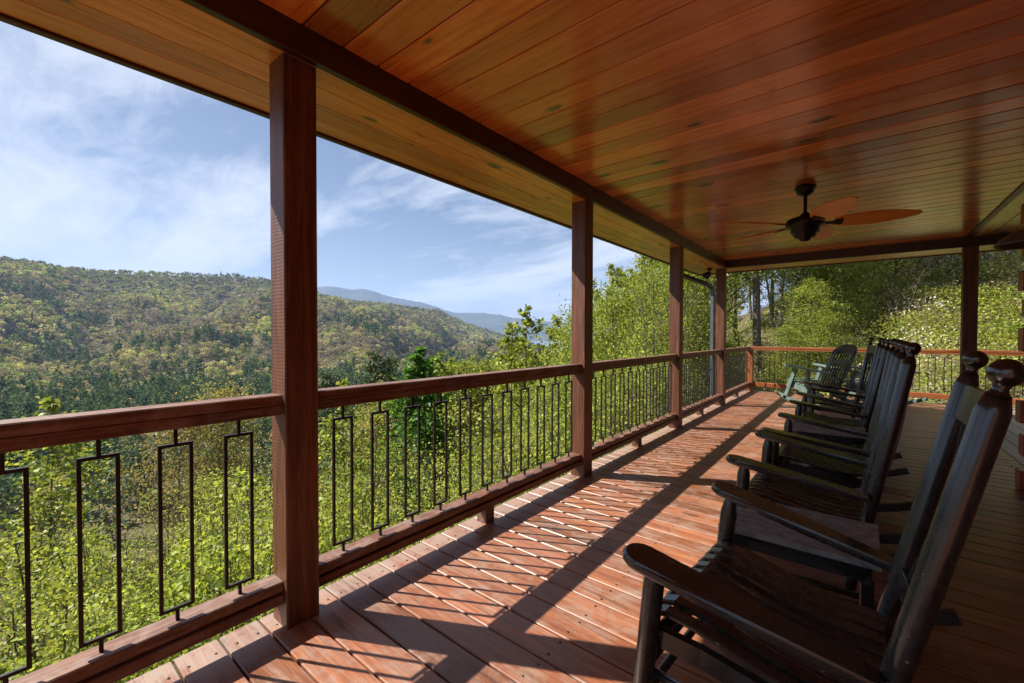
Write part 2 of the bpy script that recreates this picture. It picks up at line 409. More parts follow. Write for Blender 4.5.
# ------------------------------------------------------------------ rocking chairs
def make_rocker():
    root = empty('rocking_chair')
    B = M['black']
    for s in (-1, 1):
        # armrest
        p0 = Vector((-.478, s*.345, .632)); p1 = Vector((.050, s*.298, .530)); d = (p1-p0); L = d.length
        xax = d.normalized(); yax = Vector((0,0,1)).cross(xax).normalized(); zax = xax.cross(yax)
        Mx = Matrix(((xax.x,yax.x,zax.x,p0.x),(xax.y,yax.y,zax.y,p0.y),(xax.z,yax.z,zax.z,p0.z),(0,0,0,1)))
        out = []
        for k in range(9):
            t = math.pi/2 + math.pi*k/8; out.append((.045+.052*math.cos(t)*.9, .052*math.sin(t)))
        out += [(.15,-.053),(.30,-.047),(.44,-.034),(L,-.026),(L,.026),(.44,.034),(.30,.047),(.15,.053)]
        mb = MB(); mb.prism(out, -.026, 0, Mx, .007); mb.build('armrest', B, root)
        # front leg
        mb = MB(); a = Vector((-.462, s*.308, .075)); b = Vector((-.407, s*.312, .603))
        pts = [a + (b-a)*t for t in (0,.04,.5,.88,.955,1)]
        mb.tube(pts, [.019,.024,.0265,.0275,.020,.015], 14); mb.build('leg', B, root)
        # back post with finial
        a = Vector((-.035, s*.252, .075)); b = Vector((.192, s*.276, 1.098))
        pts = [a + (b-a)*t for t in (0,.03,.5,.97,1)]
        mb = MB(); mb.tube(pts, [.018,.0232,.024,.0238,.016], 20); po = mb.build('back_post', B, root)
        ax = (b-a).normalized(); o = b
        prof = [(.0175,-.002),(.012,.004),(.0105,.011),(.0125,.016)]
        for k in range(1, 12):
            t = math.pi*k/12; 
            if t < .5: continue
            prof.append((.0245*math.sin(t), .0385 - .0245*math.cos(t)))
        prof.append((.0001, .063))
        mb = MB(); mb.lathe(prof, 20, o, ax); mb.build('finial', M['black_glossy'], po)
        # rocker
        path = []; lo = []; 
        for k in range(17):
            x = -.50 + .79*k/16; path.append((x, s*.280, .052 + (x+.12)**2/(2*.98)))
        mb = MB(); mb.slab(path, -.016, .016, .050, c=.004); mb.build('rocker', B, root)
        # side stretchers
        mb = MB(); mb.tube([(-.452, s*.30, .20), (-.02, s*.262, .165)], .0125, 10)
        mb.build('side_stretcher', B, root)
        mb = MB(); mb.tube([(-.442, s*.30, .29), (0.0, s*.262, .25)], .0125, 10)
        mb.build('side_stretcher', B, root)
    for z, x in ((.21,-.447),(.30,-.438)):
        mb = MB(); mb.tube([(x, -.30, z), (x, .30, z)], .0125, 10); mb.build('front_stretcher', B, root)
    mb = MB(); mb.tube([(-.01, -.25, .20), (-.01, .25, .20)], .0125, 10); mb.build('back_stretcher', B, root)
    # seat frame and slats
    mb = MB()
    for s in (-1, 1): mb.slab([(-.41, s*.278, .405), (-.30, s*.27, .400), (-.1, s*.262, .372), (.03, s*.255, .352)], -.012, .012, .05)
    mb.tube([(-.415,-.30,.385),(-.415,.30,.385)], .016, 10)
    mb.tube([(.02,-.25,.335),(.02,.25,.335)], .016, 10)
    mb.build('seat_frame', B, root)
    mb = MB(); NS = 9
    for k in range(NS):
        yc = -.262 + .524*k/(NS-1); yr = yc*.90
        prof = [(-.456,.384),(-.452,.408),(-.434,.428),(-.40,.437),(-.33,.430),(-.25,.411),(-.16,.390),(-.07,.376),(.035,.376)]
        m_ = len(prof); h0 = .0215
        path = [(x, 0, z+.012) for x, z in prof]
        w0 = [yc+(yr-yc)*i/(m_-1) - h0 for i in range(m_)]; w1 = [yc+(yr-yc)*i/(m_-1) + h0 for i in range(m_)]
        mb.slab(path, w0, w1, .015, c=.0045)
    mb.build('seat', B, root)
    # back: crest, lower rail, slats
    def bp(t, y, off=0): return Vector((-.035+.227*t+off*.97, y*(.252+.024*t)/.276, .075+1.023*t-off*.2))
    def crossrail(name, t0, t1, bow):
        mb = MB(); n_ = 9; vs = []
        for i in range(n_):
            u = -1+2*i/(n_-1); yy = u*.262; b_ = bow*(1-u*u)
            for (t, o_) in ((t0,-.009),(t1,-.009),(t1,.009),(t0,.009)): vs.append(bp(t, yy, o_+b_))
        fs = [(i*4+k, i*4+(k+1)%4, (i+1)*4+(k+1)%4, (i+1)*4+k) for i in range(n_-1) for k in range(4)] + [(3,2,1,0), tuple((n_-1)*4+k for k in range(4))]
        mb.add(vs, fs); mb.build(name, B, root, bevel=.003)
    crossrail('crest_rail', .885, .975, .03); crossrail('lower_rail', .40, .455, .03)
    for k in range(6):
        yy = -.19 + .38*k/5; mb = MB(); vs = []
        for i in range(7):
            t = .456+.428*i/6; b_ = .03*(1-(yy/.262)**2) + .012*math.sin(math.pi*i/6)
            for (dy, o_) in ((-.0185,-.006),(.0185,-.006),(.0185,.006),(-.0185,.006)): vs.append(bp(t, yy+dy, o_+b_))
        fs = [(i*4+k2, i*4+(k2+1)%4, (i+1)*4+(k2+1)%4, (i+1)*4+k2) for i in range(6) for k2 in range(4)] + [(3,2,1,0), (24,25,26,27)]
        mb.add(vs, fs); mb.build('back_slat', B, root)
    return root
rock0 = make_rocker()
chairs = [  # x, y, turn, rocked forward, label
    (.015, 1.395, R(-4.3), 0, 'nearest black wooden rocking chair, its two round finials largest in the picture'),
    (.008, 2.60, R(-.8), R(2.2), 'black rocking chair just past the slatted side table, second from the camera'),
    (.03, 3.44, R(-.5), R(3.2), 'black rocking chair third from the camera, its near arm touching the second one'),
    (.0, 4.88, R(1), R(1.5), 'black rocking chair fourth from the camera, beyond the flat grey topped table'),
    (-.02, 6.28, R(7), R(2.5), 'farthest black rocking chair, beside the sage green chair')]
for i, (x, y, rz, al, lab) in enumerate(chairs):
    o = rock0 if i == 0 else copy_tree(rock0)
    Ry = Matrix.Rotation(-al, 4, 'Y'); Cc = Vector((-.12, 0, 1.032)); t_ = Cc + Vector((-1.032*al, 0, 0)) - Ry @ Cc
    o.matrix_world = Matrix.Translation((x, y, 0)) @ Matrix.Rotation(rz, 4, 'Z') @ Matrix.Translation(t_) @ Ry
    tag(o, lab, 'rocking chair', 'black rocking chairs lined up on the deck')

def make_table():
    root = empty('side_table'); mb = MB(); n_ = 8; W = .40
    for k in range(n_):
        y = -W/2 + W*k/n_; mb.cbox(-.245, .245, y+.005, y+W/n_-.005, .432, .452, .002, 0)
    mb.build('tabletop', M['black_wood'], root)
    mb = MB()
    for s in (-1, 1): mb.box(-.205, .205, s*.165-.009, s*.165+.009, .375, .431)
    for s in (-1, 1): mb.box(s*.215-.009, s*.215+.009, -.155, .155, .375, .431)
    mb.build('apron', M['black'], root)
    for sx in (-1, 1):
        for sy in (-1, 1):
            mb = MB(); mb.cbox(sx*.21-.019, sx*.21+.019, sy*.165-.019, sy*.165+.019, 0, .374, .004, 2); mb.build('leg', M['black'], root)
    for sy in (-1, 1):
        mb = MB(); mb.tube([(-.19, sy*.165, .16), (.19, sy*.165, .16)], .012, 10); mb.build('stretcher', M['black'], root)
    return root
t0 = make_table(); t0.location = (-.185, 2.015, 0)
tag(t0, 'black slatted side table between the first and second rocking chairs', 'side table')
t1 = copy_tree(t0); t1.location = (-.21, 4.28, 0)
tag(t1, 'grey topped side table in the row behind the third rocking chair', 'side table')

# ------------------------------------------------------------------ sage green chair
def make_green():
    root = empty('outdoor_rocker'); G = M['green']
    for s in (-1, 1):
        mb = MB(); out = [(-.40,-.03),(-.385,-.055),(-.30,-.065),(-.1,-.06),(.15,-.045),(.36,-.03),(.36,.03),(.15,.045),(-.1,.06),(-.30,.065),(-.385,.055),(-.40,.03)]
        Mx = Matrix.Translation((0, s*.33, .60)) @ Matrix.Rotation(R(7), 4, 'Y')
        mb.prism(out, -.022, 0, Mx, .004); mb.build('armrest', G, root)
        mb = MB(); mb.slab([(-.46, s*.30, .06), (-.27, s*.30, .59)], -.018, .018, .055); mb.build('front_leg', G, root)
        mb = MB(); mb.slab([(-.10, s*.30, .08), (-.045, s*.30, .585)], -.016, .016, .05); mb.build('rear_leg', G, root)
        mb = MB(); mb.slab([(-.40, s*.265, .36), (-.1, s*.265, .285), (.20, s*.265, .20)], -.014, .014, .085); mb.build('side_rail', G, root)
        path = [(-.56+1.0*k/14, s*.30, .055 + (-.56+1.0*k/14+.08)**2/(2*1.1)) for k in range(15)]
        mb = MB(); mb.slab(path, -.018, .018, .052); mb.build('rocker', G, root)
        mb = MB(); mb.slab([(.06, s*.225, .27), (.20, s*.235, .60), (.32, s*.235, .90)], -.015, .015, .045); mb.build('back_frame', G, root)
    mb = MB()
    for k in range(7):
        x = -.41 + .075*k; z = .40 - .022*k - .012*math.sin(math.pi*k/6); mb.cbox(x, x+.066, -.28, .28, z-.018, z, .003, 1)
    mb.build('seat', G, root)
    mb = MB()
    for k in range(7):
        u = -1+2*k/6; y = u*.19; top = 1.0
        mb.slab([(.09, y, .27), (.215, y, .60), (.335, y, .90)], -.012, .012, .014)
    mb.build('backrest', M['black'], root)  # sage back slats coloured black to stand in for their shaded rear
    mb = MB(); vs = []; n_ = 13
    for i in range(n_):
        u = -1+2*i/(n_-1); y = u*.25; h = .90 + .10*math.sqrt(max(0, 1-u*u*.97))
        for (z, o_) in ((.85,0),(h,0),(h,.022),(.85,.022)): vs.append((.09+.405*(z-.27)/.63*.62+o_-.01, y, z))
    fs = [(i*4+k, i*4+(k+1)%4, (i+1)*4+(k+1)%4, (i+1)*4+k) for i in range(n_-1) for k in range(4)] + [(3,2,1,0), tuple((n_-1)*4+k for k in range(4))]
    mb.add(vs, fs); mb.build('crest_rail', M['black'], root)  # crest blackened too, shade put into its colour
    for z in (.42, .70):
        mb = MB(); x = .09+.405*(z-.27)/.63*.62+.018; mb.box(x, x+.018, -.22, .22, z, z+.045); mb.build('cross_rail', G, root)
    return root
g0 = make_green(); g0.location = (-.50, 9.10, 0); g0.scale = (1.05,)*3; g0.rotation_euler = (0,0,R(-32))
tag(g0, 'sage green outdoor rocker, rounded back painted dark as shade, in sun at the far end', 'outdoor rocker', 'sage green outdoor rockers')
g1 = copy_tree(g0); g1.location = (.30, 9.55, 0); g1.rotation_euler = (0,0,R(-20))
tag(g1, 'sage green outdoor rocker mostly hidden behind the tall backs of the black chairs', 'outdoor rocker', 'sage green outdoor rockers')

# ------------------------------------------------------------------ ceiling fan, lamp, downspout, floodlight
fan = empty('ceiling_fan', (-.372, 4.31, ZC)); tag(fan, 'dark bronze ceiling fan with five orange wood blades', 'ceiling fan')
mb = MB(); mb.lathe([(.0001,-.001),(.062,-.001),(.078,-.012),(.078,-.022),(.066,-.030),(.062,-.055),(.050,-.066),(.030,-.078),(.014,-.082),(.0001,-.082)], 24); mb.build('canopy', M['fanmetal'], fan)
mb = MB(); mb.tube([(0,0,-.07),(0,0,-.235)], .0135, 12); mb.build('downrod', M['fanmetal'], fan)
mb = MB(); mb.lathe([(.0001,-.222),(.028,-.224),(.032,-.238),(.045,-.245),(.050,-.256),(.090,-.262),(.125,-.274),(.138,-.290),(.140,-.318),(.134,-.332),(.118,-.338),(.112,-.346),(.104,-.350),(.102,-.385),(.094,-.392),(.082,-.395),(.078,-.418),(.066,-.428),(.045,-.432),(.040,-.448),(.022,-.458),(.0001,-.460)], 32)
mb.build('motor_housing', M['fanmetal'], fan)
for k in range(5):
    an = R(9+72*k); Rz = Matrix.Rotation(an, 4, 'Z'); T = Rz @ Matrix.Translation((0,0,-.318)) @ Matrix.Rotation(R(-18), 4, 'X')
    mb = MB(); out = [(.10,-.022),(.20,-.026),(.205,.026),(.10,.022)]
    mb.prism([(.09,-.018),(.17,-.014),(.235,-.045),(.25,-.04),(.25,.04),(.235,.045),(.17,.014),(.09,.018)], -.010, -.003, T); 
    ar = mb.build('blade_arm', M['fanmetal'], fan)
    out = []
    for i in range(25):
        t = i/24; x = .195 + .535*t; w = .046 + .048*math.sin(math.pi*min(1, t*1.12)**.85)*(1) ; w *= math.sqrt(max(0, 1-((t-.80)/.2)**2)) if t > .80 else 1
        out.append((x, w))
    o2 = out + [(x, -w) for x, w in out[::-1]][1:]
    mb = MB(); mb.prism(o2, -.0025, .0045, T); bl = mb.build('blade', M['blade'], fan)
    mb = MB()
    for (x, yy) in ((.225,-.02),(.225,.02),(.245,0)):
        mb.lathe([(.0001,-.014),(.006,-.013),(.007,-.010)], 8, T @ Vector((x, yy, 0)), (T.to_3x3() @ Vector((0,0,1))))
    mb.build('screws', M['fanmetal'], ar)
lamp = empty('barn_lamp', (.935, 4.6, 1.835)); tag(lamp, 'dark metal dome lamp hanging under the porch ceiling beside the log ends', 'lamp')
mb = MB(); mb.lathe([(.200,0),(.204,.004),(.198,.014),(.175,.045),(.135,.078),(.085,.100),(.045,.110),(.040,.115),(.040,.165),(.030,.175),(.0001,.176)], 36); mb.lathe([(.200,0),(.190,.010),(.168,.038),(.130,.070),(.08,.092),(.0001,.1)], 36)
mb.build('shade', M['lamp'], lamp)
mb = MB(); mb.lathe([(.0001,.012),(.022,.018),(.030,.035),(.026,.055),(.014,.075),(.013,.095)], 16); mb.build('bulb', M['chink'], lamp)
mb = MB(); mb.tube([(0,0,.17),(0,0,.30),(.02,0,.37),(.07,0,.405),(.13,0,.39),(.165,0,.33),(.19,0,.30),(.208,0,.30)], .011, 12); mb.build('gooseneck', M['lamp'], lamp)
mb = MB(); mb.lathe([(.0001,0),(.05,0),(.05,.012),(.03,.02),(.0001,.021)], 18, (.208,0,.30), (-1,0,0)); mb.build('wall_plate', M['lamp'], lamp)

ds = empty('downspout', (-2.02, 8.05, 0)); tag(ds, 'grey metal downspout running down behind the far corner post', 'downspout')
mb = MB(); mb.tube([(-.33,-.95,2.30),(-.33,-.93,2.24),(-.30,-.80,2.19),(-.06,-.14,2.08),(-.01,-.02,2.03),(0,0,1.97),(0,0,1.90),(0,0,-2.4)], .043, 4, smooth=False, rot=math.pi/4); mb.build('pipe', M['pipe'], ds, bevel=.006)
mb = MB(); mb.box(-.04,.04,-.04,.04,.60,.62); mb.box(-.04,.04,-.04,.04,1.9,1.915); mb.build('strap', M['pipe'], ds)
fl = empty('security_light', (-1.99, 7.70, ZS)); tag(fl, 'small black security light under the soffit by the corner post', 'security light')
mb = MB(); mb.lathe([(.0001,0),(.045,0),(.045,-.02),(.015,-.03),(.012,-.06),(.0001,-.06)], 14); mb.build('base', M['iron'], fl)
for s in (-1, 1):
    mb = MB(); mb.lathe([(.0001,-.03),(.022,-.03),(.026,0),(.042,.05),(.045,.075),(.040,.075),(.0001,.05)], 14, (-.02, s*.05, -.085), (-.6, s*.5, -.6)); mb.build('lamp_head', M['iron'], fl)

# ------------------------------------------------------------------ light and sky
SUN = Vector((-.82, -.435, 1.0)).normalized()
sun = bpy.data.objects.new('sun', bpy.data.lights.new('sun', 'SUN')); col.objects.link(sun)
sun.data.energy = 4.6; sun.data.angle = R(.53); sun.data.color = (1.0, .93, .82)
sun.rotation_euler = SUN.to_track_quat('Z', 'Y').to_euler()
w = bpy.data.worlds.new('World'); scene.world = w; w.use_nodes = True
n, l = w.node_tree.nodes, w.node_tree.links
sky = n.new('ShaderNodeTexSky'); sky.sky_type = 'NISHITA'; sky.sun_disc = False
sky.sun_elevation = math.asin(SUN.z); sky.sun_rotation = math.atan2(SUN.x, SUN.y) % (2*math.pi)
sky.air_density = 1.0; sky.dust_density = .6; sky.ozone_density = 1.5
tc = n.new('ShaderNodeTexCoord').outputs['Generated']
sp = n.new('ShaderNodeSeparateXYZ'); l.new(tc, sp.inputs[0])
zz = mathn(n, l, 'MAXIMUM', sp.outputs[2], 0.0)
den = mathn(n, l, 'ADD', zz, .16)
cmb = n.new('ShaderNodeCombineXYZ')
l.new(mathn(n, l, 'DIVIDE', sp.outputs[0], den), cmb.inputs[0]); l.new(mathn(n, l, 'DIVIDE', sp.outputs[1], den), cmb.inputs[1])
mp = n.new('ShaderNodeMapping'); l.new(cmb.outputs[0], mp.inputs[0]); mp.inputs['Rotation'].default_value = (0,0,R(-35)); mp.inputs['Scale'].default_value = (.62, 1.5, 1); mp.inputs['Location'].default_value = (3.3, 1.9, 0)
c1 = noise(n, l, mp.outputs[0], .75, 8, .56, .6)
c2 = noise(n, l, mp.outputs[0], 3.2, 8, .68, 1.6)
cc = mathn(n, l, 'ADD', mathn(n, l, 'MULTIPLY', c1, .80), mathn(n, l, 'MULTIPLY', c2, .20))
cm = ramp(n, l, cc, [(.43, (.03,)*3), (.51, (.55,)*3), (.60, (1.0,)*3)])
# thin veil towards the horizon
hz = mathn(n, l, 'POWER', mathn(n, l, 'SUBTRACT', 1.0, zz), 9.0)
cmx = mathn(n, l, 'MAXIMUM', cm, mathn(n, l, 'MULTIPLY', hz, .55))
sk = mix(n, l, 1.0, sky.outputs[0], (.45,.42,.41), 'MULTIPLY')
c = mix(n, l, cmx, sk, (3.75, 3.95, 4.4))
l.new(c, n['Background'].inputs['Color']); n['Background'].inputs['Strength'].default_value = .085

# ------------------------------------------------------------------ terrain
rng = np.random.default_rng(11)
def vnoise(x, y, seed=0):
    xi = np.floor(x).astype(np.int64); yi = np.floor(y).astype(np.int64); fx = x-xi; fy = y-yi
    def h(a, b):
        v = (a*374761393 + b*668265263 + seed*1442695041) & 0x7fffffff
        v = ((v ^ (v >> 13))*1274126177) & 0x7fffffff
        return ((v ^ (v >> 16)) & 0xffff)/65535.0
    u = fx*fx*(3-2*fx); v = fy*fy*(3-2*fy)
    return (h(xi,yi)*(1-u)+h(xi+1,yi)*u)*(1-v) + (h(xi,yi+1)*(1-u)+h(xi+1,yi+1)*u)*v
def fbm(x, y, o=4, seed=0):
    s = 0; a = .5
    for i in range(o): s = s + a*(vnoise(x*2**i, y*2**i, seed+i)-.5); a *= .5
    return s
def sst(a, b, x): t = np.clip((x-a)/(b-a), 0, 1); return t*t*(3-2*t)
# azimuth phi in degrees left of +Y; distances from the deck corner of the photographer
CREST_PHI = np.array([-60,-20, 5, 18, 25, 32, 37, 41.5, 45, 49, 55, 60, 65, 68, 72, 76, 80, 84, 88, 92, 96, 110, 140])
CREST_ELE = np.array([.10,.09,.06,.02,-.020,-.035,-.022,.002,.020,.052,.064,.070,.085,.104,.112,.108,.104,.101,.108,.112,.106,.09,.06])
CREST_R   = np.array([900,900,900,1000,1500,2100,2200,2200,2100,1900,1800,1750,1700,1650,1600,1600,1580,1600,1620,1650,1700,1700,1700])
def ground(x, y):
    x = np.asarray(x, float); y = np.asarray(y, float)
    r = np.hypot(x, y); phi = np.degrees(np.arctan2(-x, y))
    left = sst(8, 40, phi) * (1 - sst(115, 165, phi))
    # near slope: falls away on the valley side, climbs beyond the far end of the deck
    d = np.maximum(r-2.2, 0)
    fall = -2.7 - .44*d
    valley = -52 + 4*fbm(x/90, y/90, 3, 5)
    zl = np.maximum(fall, valley)
    k = 6.0; zl = np.where(np.abs(fall-valley) < k*3, valley + k*np.log1p(np.exp(np.clip((fall-valley)/k, -30, 30))), zl)
    ce = np.interp(phi, CREST_PHI, CREST_ELE); cr = np.interp(phi, CREST_PHI, CREST_R)
    zc = 1.2 + ce*cr
    t = np.clip((r-480)/(cr-480), 0, 1.0)
    spur = fbm(phi/7.0 + r/900, r/700, 4, 3)*2
    up = (zc+52)*(.45*t + .55*t**1.7)
    up += (spur*85)*np.sin(np.pi*np.clip(t, 0, 1))**.8 + 9*fbm(x/80, y/80, 3, 9)*np.sin(np.pi*np.clip(t*.98+.01, 0, 1))
    back = np.where(r > cr, -(r-cr)*.33, 0)
    zl = zl + np.where(r > 480, up + back, 0)
    rr = np.maximum(r-9.0, 0)
    s_ = np.interp(phi, [-70, -30, -6, 3, 8, 14, 20, 26, 34], [.20, .30, .38, .17, .10, .03, -.08, -.2, -.3])
    zr = -1.5 + s_*np.minimum(rr, 90) + .05*np.maximum(rr-90, 0)
    zr = np.where(r > 400, zr - .12*(r-400), zr)
    under = sst(3.0, 9.0, r)
    base = -1.9 + fbm(x/6, y/6, 3, 2)*.5
    zr = base*(1-under) + zr*under
    z = zl*left + zr*(1-left)
    return z + fbm(x/3.0, y/3.0, 3, 8)*.35*sst(2.5, 8, r)
def mesh_obj(name, V, F, mat, tint=None, smooth=False, parent=None):
    me = bpy.data.meshes.new(name); k = F.shape[1]
    me.vertices.add(len(V)); me.vertices.foreach_set('co', V.astype(np.float32).ravel())
    me.loops.add(F.size); me.loops.foreach_set('vertex_index', F.astype(np.int32).ravel())
    me.polygons.add(len(F)); me.polygons.foreach_set('loop_start', (np.arange(len(F))*k).astype(np.int32))
    me.polygons.foreach_set('loop_total', np.full(len(F), k, np.int32))
    if smooth: me.polygons.foreach_set('use_smooth', np.ones(len(F), bool))
    me.materials.append(mat)
    if tint is not None:
        a = me.attributes.new('tint', 'FLOAT_COLOR', 'POINT')
        a.data.foreach_set('color', np.concatenate([tint, np.ones((len(tint),1))], 1).astype(np.float32).ravel())
    me.update(calc_edges=True); me.validate()
    o = bpy.data.objects.new(name, me); col.objects.link(o)
    if parent is not None: o.parent = parent
    return o
phis = np.concatenate([np.linspace(-70, 10, 60), np.linspace(10.5, 100, 300), np.linspace(101, 289.0, 60)])
rs = np.concatenate([np.linspace(.5, 30, 60), np.geomspace(31, 480, 70), np.linspace(486, 2300, 190), np.geomspace(2330, 9000, 24)])
PH, RR = np.meshgrid(np.radians(phis), rs)
X = -np.sin(PH)*RR; Y = np.cos(PH)*RR; Z = ground(X, Y)
nr, npz = X.shape
idx = np.arange(nr*npz).reshape(nr, npz)
Fq = np.stack([idx[:-1,:-1], idx[:-1,1:], idx[1:,1:], idx[1:,:-1]], -1).reshape(-1, 4)
wrap = np.stack([idx[:-1,-1], idx[:-1,0], idx[1:,0], idx[1:,-1]], -1); Fq = np.concatenate([Fq, wrap])
m, n, l, b = nt('forest_floor'); tco = n.new('ShaderNodeTexCoord').outputs['Object']
c = ramp(n, l, noise(n, l, tco, .9, 8, .75), [(.35, (.050,.038,.022)), (.5, (.105,.082,.050)), (.62, (.075,.095,.028)), (.75, (.15,.12,.075))])
l.new(c, b.inputs['Base Color']); b.inputs['Roughness'].default_value = .9; b.inputs['Specular IOR Level'].default_value = .1
tag(mesh_obj('ground', np.stack([X,Y,Z], -1).reshape(-1,3), Fq, m, smooth=True), 'wooded slope falling into the valley and rising to the near ridge', kind='structure')
# far blue ridge
ph = np.linspace(0, 120, 400); P0 = np.radians(ph)
fe = np.interp(ph, [0,20,31,34,37,41,44,47,51,54,58,62,66,75,90,120], [.0,.012,.024,.030,.033,.048,.051,.052,.072,.082,.098,.102,.10,.08,.06,.05])
fe = fe + .0035*(vnoise(ph/1.3, ph*0, 4)-.5) + .0015*(vnoise(ph/.35, ph*0, 6)-.5)
ts = np.linspace(0, 1, 60)
V = []
for t in ts:
    r = 5200 + 2300*t; z = -80 + (1.2 + fe*7500 + 80)*(t**1.25) + 150*fbm(ph/4+t*1.5, ph*0+t*4, 4, 21)*math.sin(math.pi*t)
    V.append(np.stack([-np.sin(P0)*r, np.cos(P0)*r, z], -1))
r = 8800; V.append(np.stack([-np.sin(P0)*r, np.cos(P0)*r, -80+0*ph], -1))
V = np.array(V); a_, b_ = V.shape[:2]; idx = np.arange(a_*b_).reshape(a_, b_)
Fq = np.stack([idx[:-1,:-1], idx[:-1,1:], idx[1:,1:], idx[1:,:-1]], -1).reshape(-1, 4)
m, n, l, b = nt('far_forest'); tco = n.new('ShaderNodeTexCoord').outputs['Object']
c = ramp(n, l, noise(n, l, tco, .006, 8, .7), [(.35, (.022,.034,.020)), (.6, (.055,.062,.036))])
l.new(c, b.inputs['Base Color']); b.inputs['Roughness'].default_value = .95
tag(mesh_obj('far_ridge', V.reshape(-1,3), Fq, m, smooth=True), 'distant blue mountain ridge beyond the valley', kind='structure')

# ------------------------------------------------------------------ foliage tools
def rdirs(n_, up=0.0):
    d = rng.normal(size=(n_,3)); d[:,2] += up; return d/np.linalg.norm(d, axis=1, keepdims=True)
def leaf_quads(C, size, tint, up=.6, width=.36, fold=.12):
    """one folded leaf-shaped quad per centre"""
    n_ = len(C); nrm = rdirs(n_, up); t = rdirs(n_); a = np.cross(nrm, t); a /= np.linalg.norm(a, axis=1, keepdims=True)+1e-9
    b = np.cross(nrm, a); s = (size*np.ones(n_))[:,None]
    P = np.stack([C-a*s*.5, C-b*s*width+nrm*s*fold, C+a*s*.5, C+b*s*width+nrm*s*fold], 1).reshape(-1,3)
    return P, np.arange(n_*4).reshape(-1,4), np.repeat(tint, 4, 0)
def palette(n_, cols, wts=None, jit=.25, g=None):
    cols = np.array(cols); k = (g or rng).choice(len(cols), n_, p=wts)
    c = cols[k]*(1+jit*(rng.random((n_,1))-.5)*2)*(1+.12*(rng.random((n_,3))-.5))
    return np.clip(c, .002, 1)
def tubes_np(paths, rads, k=5):
    """many tapered tubes -> V, F"""
    Vs = []; Fs = []; o = 0; an = np.linspace(0, 2*np.pi, k, endpoint=False)
    for P, r in zip(paths, rads):
        P = np.asarray(P); m_ = len(P); d = np.gradient(P, axis=0); d /= np.linalg.norm(d, axis=1, keepdims=True)+1e-9
        ref = np.array([1.0,.13,.07]) if abs(d[0][2]) > .7 else np.array([0.05,.1,1.0])
        a = np.cross(d, ref); a /= np.linalg.norm(a, axis=1, keepdims=True)+1e-9; b = np.cross(d, a)
        r = np.asarray(r)
        V_ = P[:,None] + (a[:,None]*np.cos(an)[None,:,None] + b[:,None]*np.sin(an)[None,:,None])*r[:,None,None]
        Vs.append(V_.reshape(-1,3)); i = np.arange(m_*k).reshape(m_, k)
        Fs.append(np.stack([i[:-1], np.roll(i,-1,1)[:-1], np.roll(i,-1,1)[1:], i[1:]], -1).reshape(-1,4)+o); o += m_*k
    return np.concatenate(Vs), np.concatenate(Fs)
BROAD = [(.20,.255,.038),(.27,.32,.062),(.15,.205,.032),(.33,.36,.09)]
